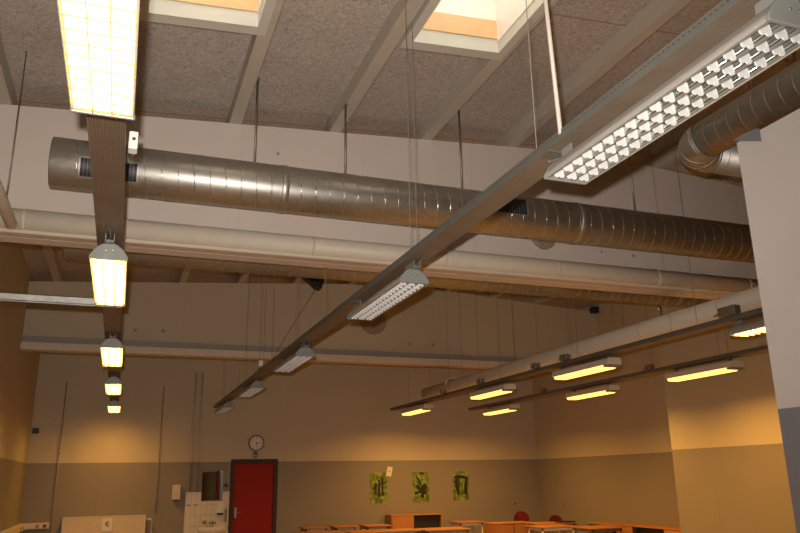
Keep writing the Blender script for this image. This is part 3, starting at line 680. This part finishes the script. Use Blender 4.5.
m.build('tap', 'steel', bs)
MB().tube([(0, -0.08, -0.19), (0, -0.08, -0.42), (0, 0.0, -0.46)], 0.02, 12).build('drain_pipe', 'steel', bs)
sb = empty('soap_bottle', (1.67, Yw-0.08, 0.786), 'slim pale soap bottle standing on the basin rim', 'bottle')
MB().lathe([(0.032, 0), (0.034, 0.02), (0.034, 0.15), (0.012, 0.18), (0.012, 0.2)], (0, 0, 0), 'Z', 18).build('bottle_body', 'plastic', sb)
MB().lathe([(0.035, 0.05), (0.035, 0.12)], (0, 0, 0), 'Z', 18).build('bottle_label', 'brown', sb)
m = MB(); m.tube([(0, 0, 0.2), (0, 0, 0.26), (0, -0.05, 0.26)], 0.007, 8); m.build('pump', 'plastic', sb)
sd = empty('soap_dispenser', (1.96, Yw-0.012, 0.98), 'white wall soap dispenser with black lever, right of the mirror bottom', 'dispenser')
box(-0.075, 0.075, -0.11, 0, 0.0, 0.27).build('dispenser_case', 'plastic', sd, 0.01)
box(-0.065, 0.065, -0.14, -0.10, 0.02, 0.06).build('lever', 'black', sd, 0.008)
tw = empty('towel_hook', (2.085, Yw-0.012, 0.86), 'narrow dark towel strip hanging right beside the door frame', 'towel')
box(-0.022, 0.022, -0.03, -0.005, 0, 0.24).build('towel', 'brown', tw, 0.006); box(-0.006, 0.006, -0.035, 0, 0.23, 0.27).build('hook', 'steel', tw)
tag(MB().lathe([(0.035, 0), (0.035, -0.02), (0.025, -0.028)], (2.07, Yw, 1.56), 'Y', 18).build('coat_button', 'black'), 'small black round knob on the wall beside the door frame', 'knob')
tag(box(-1.60+0.03, -1.46, Yw-0.09, Yw, 2.56, 2.66).build('motion_sensor', 'black', None, 0.012), 'small black sensor in the back left corner', 'sensor')
# clock and bell
ck = empty('wall_clock', (2.64, Yw, 2.39), 'round wall clock with dark rim above the red door', 'clock')
MB().lathe([(0.160, 0), (0.160, -0.035), (0.145, -0.042), (0.140, -0.03)], (0, 0, 0), 'Y', 40).build('rim', 'frame', ck)
MB().lathe([(0.142, -0.028), (0.142, -0.032)], (0, 0, 0), 'Y', 40).build('clock_face', 'white', ck)
m = MB()
for k in range(12):
    a = 2*PI*k/12; l0 = 0.100 if k % 3 else 0.090; c, s_ = math.sin(a), math.cos(a)
    p, q = Vector((c*l0, -0.034, s_*l0)), Vector((c*0.130, -0.034, s_*0.130)); u = Vector((s_, 0, -c))*0.006
    m.add([p-u, p+u, q+u, q-u], [(0, 1, 2, 3)])
m.build('hour_marks', 'black', ck)
def hand(ang, l, w_, y):
    a = math.radians(ang); c, s_ = math.sin(a), math.cos(a); p = Vector((-c*0.02, y, -s_*0.02)); q = Vector((c*l, y, s_*l)); u = Vector((s_, 0, -c))*w_
    MB().add([p-u, p+u, q+u*0.5, q-u*0.5], [(0, 1, 2, 3)]).build('hand', 'black', ck)
hand(90, 0.115, 0.006, -0.037); hand(160, 0.08, 0.008, -0.036)
be = empty('wall_bell', (2.63, Yw, 2.155), 'small round grey bell between the clock and the door frame', 'bell')
MB().lathe([(0.06, 0), (0.06, -0.02), (0.045, -0.04), (0.02, -0.048)], (0, 0, 0), 'Y', 28).build('bell_dome', 'rod', be)
MB().lathe([(0.018, -0.047), (0.014, -0.055)], (0, 0, 0), 'Y', 14).build('bell_button', 'dark', be)
# posters
def poster_mat():
    m, nt, b = nodes('green_poster'); b.inputs['Roughness'].default_value = 0.5
    g = N(nt, 'ShaderNodeNewGeometry'); n1 = N(nt, 'ShaderNodeTexNoise'); n1.inputs['Scale'].default_value = 12; n1.inputs['Detail'].default_value = 5
    L(nt, g, 'Position', n1, 'Vector'); cr = N(nt, 'ShaderNodeValToRGB'); e = cr.color_ramp.elements
    e[0].position = 0.35; e[0].color = (0.05, 0.10, 0.012, 1); e[1].position = 0.68; e[1].color = (0.33, 0.36, 0.09, 1); el = e.new(0.5); el.color = (0.14, 0.22, 0.03, 1)
    L(nt, n1, 'Fac', cr, 0); L(nt, cr, 0, b, 'Base Color'); return m
M['poster'] = poster_mat()
def poster(x0, x1, z0, z1, label, strokes):
    r = empty('poster', (0.5*(x0+x1), Yw-0.003, z0), label, 'poster', 'green posters on the back wall')
    w_, h = x1-x0, z1-z0
    box(-w_/2, w_/2, -0.002, 0.002, 0, h).build('poster_sheet', 'poster', r)
    m = MB()
    for i, s_ in enumerate(strokes):
        pts = [Vector((p[0]*w_-w_/2, p[1]*h)) for p in s_[1:]]; wd = s_[0]*w_/2; n = len(pts); a, b = [], []
        for k, p in enumerate(pts):
            t = (pts[min(k+1, n-1)]-pts[max(k-1, 0)]).normalized(); u = Vector((-t.y, t.x))*wd*(0.8+0.4*((k*7+i) % 3)/2)
            a.append(p+u); b.append(p-u)
        y = -0.0035-0.0002*i
        m.add([(p.x, y, p.y) for p in a+b], [(k, k+1, n+k+1, n+k) for k in range(n-1)])
    m.build('black_shapes', 'black', r)
poster(5.11, 5.50, 1.12, 1.77, 'green poster with three dark upright figures, nearest the red door',
       [(0.13, (0.34, 0.28), (0.31, 0.45), (0.33, 0.60), (0.32, 0.68)), (0.13, (0.53, 0.25), (0.51, 0.45), (0.53, 0.62), (0.52, 0.76)), (0.13, (0.73, 0.26), (0.71, 0.45), (0.72, 0.62), (0.70, 0.80)), (0.07, (0.2, 0.58), (0.5, 0.60), (0.88, 0.68)), (0.06, (0.32, 0.60), (0.16, 0.46)), (0.05, (0.4, 0.27), (0.5, 0.24), (0.66, 0.25))])
poster(6.09, 6.47, 1.13, 1.77, 'green poster with a dark leaping splayed shape, middle of the three',
       [(0.22, (0.25, 0.55), (0.45, 0.42), (0.62, 0.40)), (0.26, (0.5, 0.38), (0.75, 0.52), (0.85, 0.56)), (0.14, (0.12, 0.28), (0.4, 0.34), (0.6, 0.32), (0.9, 0.30)), (0.2, (0.6, 0.4), (0.6, 0.25), (0.58, 0.14)), (0.10, (0.25, 0.85), (0.42, 0.68), (0.55, 0.52)), (0.10, (0.45, 0.96), (0.7, 0.94)), (0.13, (0.78, 0.5), (0.72, 0.36))])
poster(7.06, 7.44, 1.15, 1.77, 'green poster with a dark gate-like shape, farthest from the red door',
       [(0.16, (0.08, 0.80), (0.4, 0.82), (0.7, 0.80), (0.95, 0.74)), (0.16, (0.22, 0.80), (0.22, 0.5), (0.34, 0.18)), (0.08, (0.42, 0.78), (0.36, 0.45), (0.36, 0.25)), (0.18, (0.85, 0.76), (0.80, 0.5), (0.82, 0.2)), (0.08, (0.05, 0.62), (0.3, 0.66)), (0.06, (0.7, 0.35), (0.9, 0.2))])
ps = empty('paper_sheet', (5.53, Yw-0.012, 1.69), 'white note tilted over the top corner of the poster nearest the door', 'paper')
ps.rotation_euler = (0, math.radians(12), 0)
box(-0.06, 0.06, -0.001, 0.001, 0, 0.20).build('sheet', 'white', ps); box(-0.012, 0.012, -0.003, 0, 0.09, 0.115).build('mark', 'dark', ps); box(-0.008, 0.008, 0, 0.0115, 0.185, 0.195).build('pin', 'steel', ps)
for (x, y, z, rz, lab) in [(8.59, Yw, 1.0, 0, 'small brown wall socket on the back wall near the right corner'), (XR, 14.74, 1.0, -PI/2, 'small brown wall socket on the right wall near the corner')]:
    so = empty('wall_socket', (x, y, z), lab, 'socket', rz=rz)
    box(-0.045, 0.045, -0.012, 0, -0.01, 0.10).build('socket_plate', 'brown', so, 0.003); box(-0.022, 0.022, -0.015, -0.011, 0.02, 0.065).build('socket_face', 'dark', so)

# ------------------------------------------------------------------ tables, cabinets, chairs
def table(x, y, w_, d, label, leg='rod', h=0.74, group='school desks at the back of the room'):
    r = empty('school_desk', (x, y, 0), label, 'desk', group)
    box(-w_/2, w_/2, -d/2, d/2, h-0.024, h).build('tabletop', 'wood', r, 0.006)
    m = MB(); z = h-0.024
    m.box(-w_/2+0.05, w_/2-0.05, -d/2+0.05, -d/2+0.075, z-0.05, z); m.box(-w_/2+0.05, w_/2-0.05, d/2-0.075, d/2-0.05, z-0.05, z)
    m.box(-w_/2+0.05, -w_/2+0.075, -d/2+0.05, d/2-0.05, z-0.05, z); m.box(w_/2-0.075, w_/2-0.05, -d/2+0.05, d/2-0.05, z-0.05, z); m.build('desk_frame', leg, r)
    for sx in (-1, 1):
        for sy in (-1, 1):
            MB().tube([(sx*(w_/2-0.065), sy*(d/2-0.065), z-0.045), (sx*(w_/2-0.05), sy*(d/2-0.05), 0)], 0.016, 10).build('leg', leg, r)
    return r
def chair(x, y, rz, h, label, mat='chair'):
    r = empty('school_chair', (x, y, 0), label, 'chair', 'dark red round-backed chairs', rz)
    m = MB(); n = 24; vs = []
    for yy in (0.0, 0.014):
        for k in range(n):
            t = 2*PI*k/n; X_, Z_ = 0.19*math.cos(t), 0.155*math.sin(t); vs.append((X_, 0.19+yy-0.9*X_*X_, h-0.155+Z_))
    m.add(vs, [tuple(range(n)), tuple(reversed(range(n, 2*n)))]+[(k, (k+1) % n, n+(k+1) % n, n+k) for k in range(n)], False); m.build('backrest', mat, r)
    m = MB(); m.prism([(0.20*math.cos(2*PI*k/20)*(1 if abs(math.cos(2*PI*k/20)) < 0.8 else 0.97), 0.19*math.sin(2*PI*k/20)) for k in range(20)], 'Z', 0.435, 0.45); m.build('seat', mat, r, 0.004)
    for sx in (-1, 1):
        MB().tube([(sx*0.13, 0.13, 0.44), (sx*0.14, 0.185, 0.52), (sx*0.10, 0.195, h-0.17)], 0.010, 8).build('back_tube', 'steel', r)
        for sy in (-1, 1): MB().tube([(sx*0.13, sy*0.12, 0.44), (sx*0.18, sy*0.19, 0)], 0.011, 8).build('leg', 'steel', r)
    return r
table(3.76, 15.3, 0.52, 0.55, 'narrow desk of the far left trio, closest to the red door')
table(4.37, 15.3, 0.50, 0.55, 'narrow desk in the middle of the far left trio')
table(5.00, 15.2, 0.54, 0.60, 'narrow desk of the far left trio, beside the low bookcase')
table(3.48, 13.7, 0.84, 0.60, 'desk in front of the far left trio, nearest the door')
table(4.60, 13.5, 1.30, 0.60, 'wide desk in front of the low bookcase, left of its door')
table(5.72, 13.35, 0.90, 0.60, 'desk standing in front of the open side of the low bookcase')
table(7.08, 15.2, 0.62, 0.60, 'desk with white legs beside the right end of the low bookcase', 'white')
table(7.75, 12.9, 0.78, 0.62, 'desk with pale legs in front of the dark red chairs', 'white')
table(8.30, 13.75, 0.90, 0.60, 'desk between the two dark red chairs near the right wall')
table(8.32, 12.2, 0.72, 0.66, 'desk against the right wall in front of the grey cabinet', 'rod')
def carcass(name, loc, w_, d, h, label, rz=0, cat='cabinet'):
    r = empty(name, loc, label, cat, rz=rz)
    box(-w_/2, w_/2, -d/2, d/2, h-0.025, h).build('cabinet_top', 'wood', r, 0.003)
    for s_ in (-1, 1): box(min(s_*w_/2, s_*(w_/2-0.022)), max(s_*w_/2, s_*(w_/2-0.022)), -d/2, d/2, 0, h-0.025).build('side_panel', 'wood', r)
    box(-w_/2+0.022, w_/2-0.022, d/2-0.012, d/2, 0.05, h-0.025).build('back_panel', 'dark', r)
    box(-w_/2+0.022, w_/2-0.022, -d/2, d/2-0.012, 0.05, 0.07).build('shelf', 'wood', r)
    box(-w_/2+0.022, w_/2-0.022, -d/2+0.03, d/2-0.012, h*0.5, h*0.5+0.02).build('shelf', 'dark', r)
    return r
def door(r, x0, x1, d, z0, z1, mat, hx):
    o = box(x0, x1, -d/2-0.019, -d/2-0.001, z0, z1).build('door', mat, r, 0.002)
    m = MB(); m.tube([(hx, -d/2-0.02, (z0+z1)/2), (hx, -d/2-0.045, (z0+z1)/2)], 0.010, 10); m.build('knob', 'steel', o)
c = carcass('bookcase', (6.02, 15.58, 0), 1.16, 0.38, 0.905, 'low beech bookcase below the posters, open and dark inside on one half')
door(c, -0.56, -0.10, 0.38, 0.07, 0.875, 'wood', -0.14)
box(-0.095, -0.073, -0.19, 0.17, 0.07, 0.88).build('divider_panel', 'wood', c)
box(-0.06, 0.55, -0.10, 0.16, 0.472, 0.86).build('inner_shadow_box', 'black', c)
c = carcass('desk_cabinet', (7.65, 14.42, 0), 0.90, 0.50, 0.735, 'beech cabinet with two drawers fronts, left of the first dark red chair')
door(c, -0.43, -0.01, 0.50, 0.07, 0.70, 'wood', -0.06); door(c, 0.01, 0.43, 0.50, 0.07, 0.70, 'wood', 0.06)
c = carcass('grey_door_cabinet', (9.02, 12.78, 0), 0.92, 0.42, 0.75, 'low cabinet with grey door against the right wall', rz=-PI/2)
door(c, -0.44, 0.36, 0.42, 0.07, 0.72, 'dark', 0.3)
c = carcass('open_cabinet', (9.02, 11.40, 0), 1.80, 0.42, 0.76, 'long low open cabinet with black inside at the corner where the right wall steps out', rz=-PI/2)
door(c, -0.87, -0.45, 0.42, 0.07, 0.73, 'wood', -0.5); door(c, 0.42, 0.87, 0.42, 0.07, 0.73, 'wood', 0.5)
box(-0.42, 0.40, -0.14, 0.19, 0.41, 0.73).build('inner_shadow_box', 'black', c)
chair(8.42, 15.05, 0, 0.905, 'dark red round-backed chair standing higher, beside the beech cabinet')
chair(8.97, 14.5, 0.15, 0.83, 'dark red round-backed chair, lower, nearer the right corner')
lb = empty('laptop', (8.50, 13.6, 0.741), 'closed dark laptop lying on the desk by the right wall', 'laptop')
box(-0.17, 0.17, -0.12, 0.12, 0, 0.012).build('laptop_base', 'dark', lb, 0.003); box(-0.17, 0.17, -0.12, 0.12, 0.013, 0.024).build('laptop_lid', 'black', lb, 0.003)
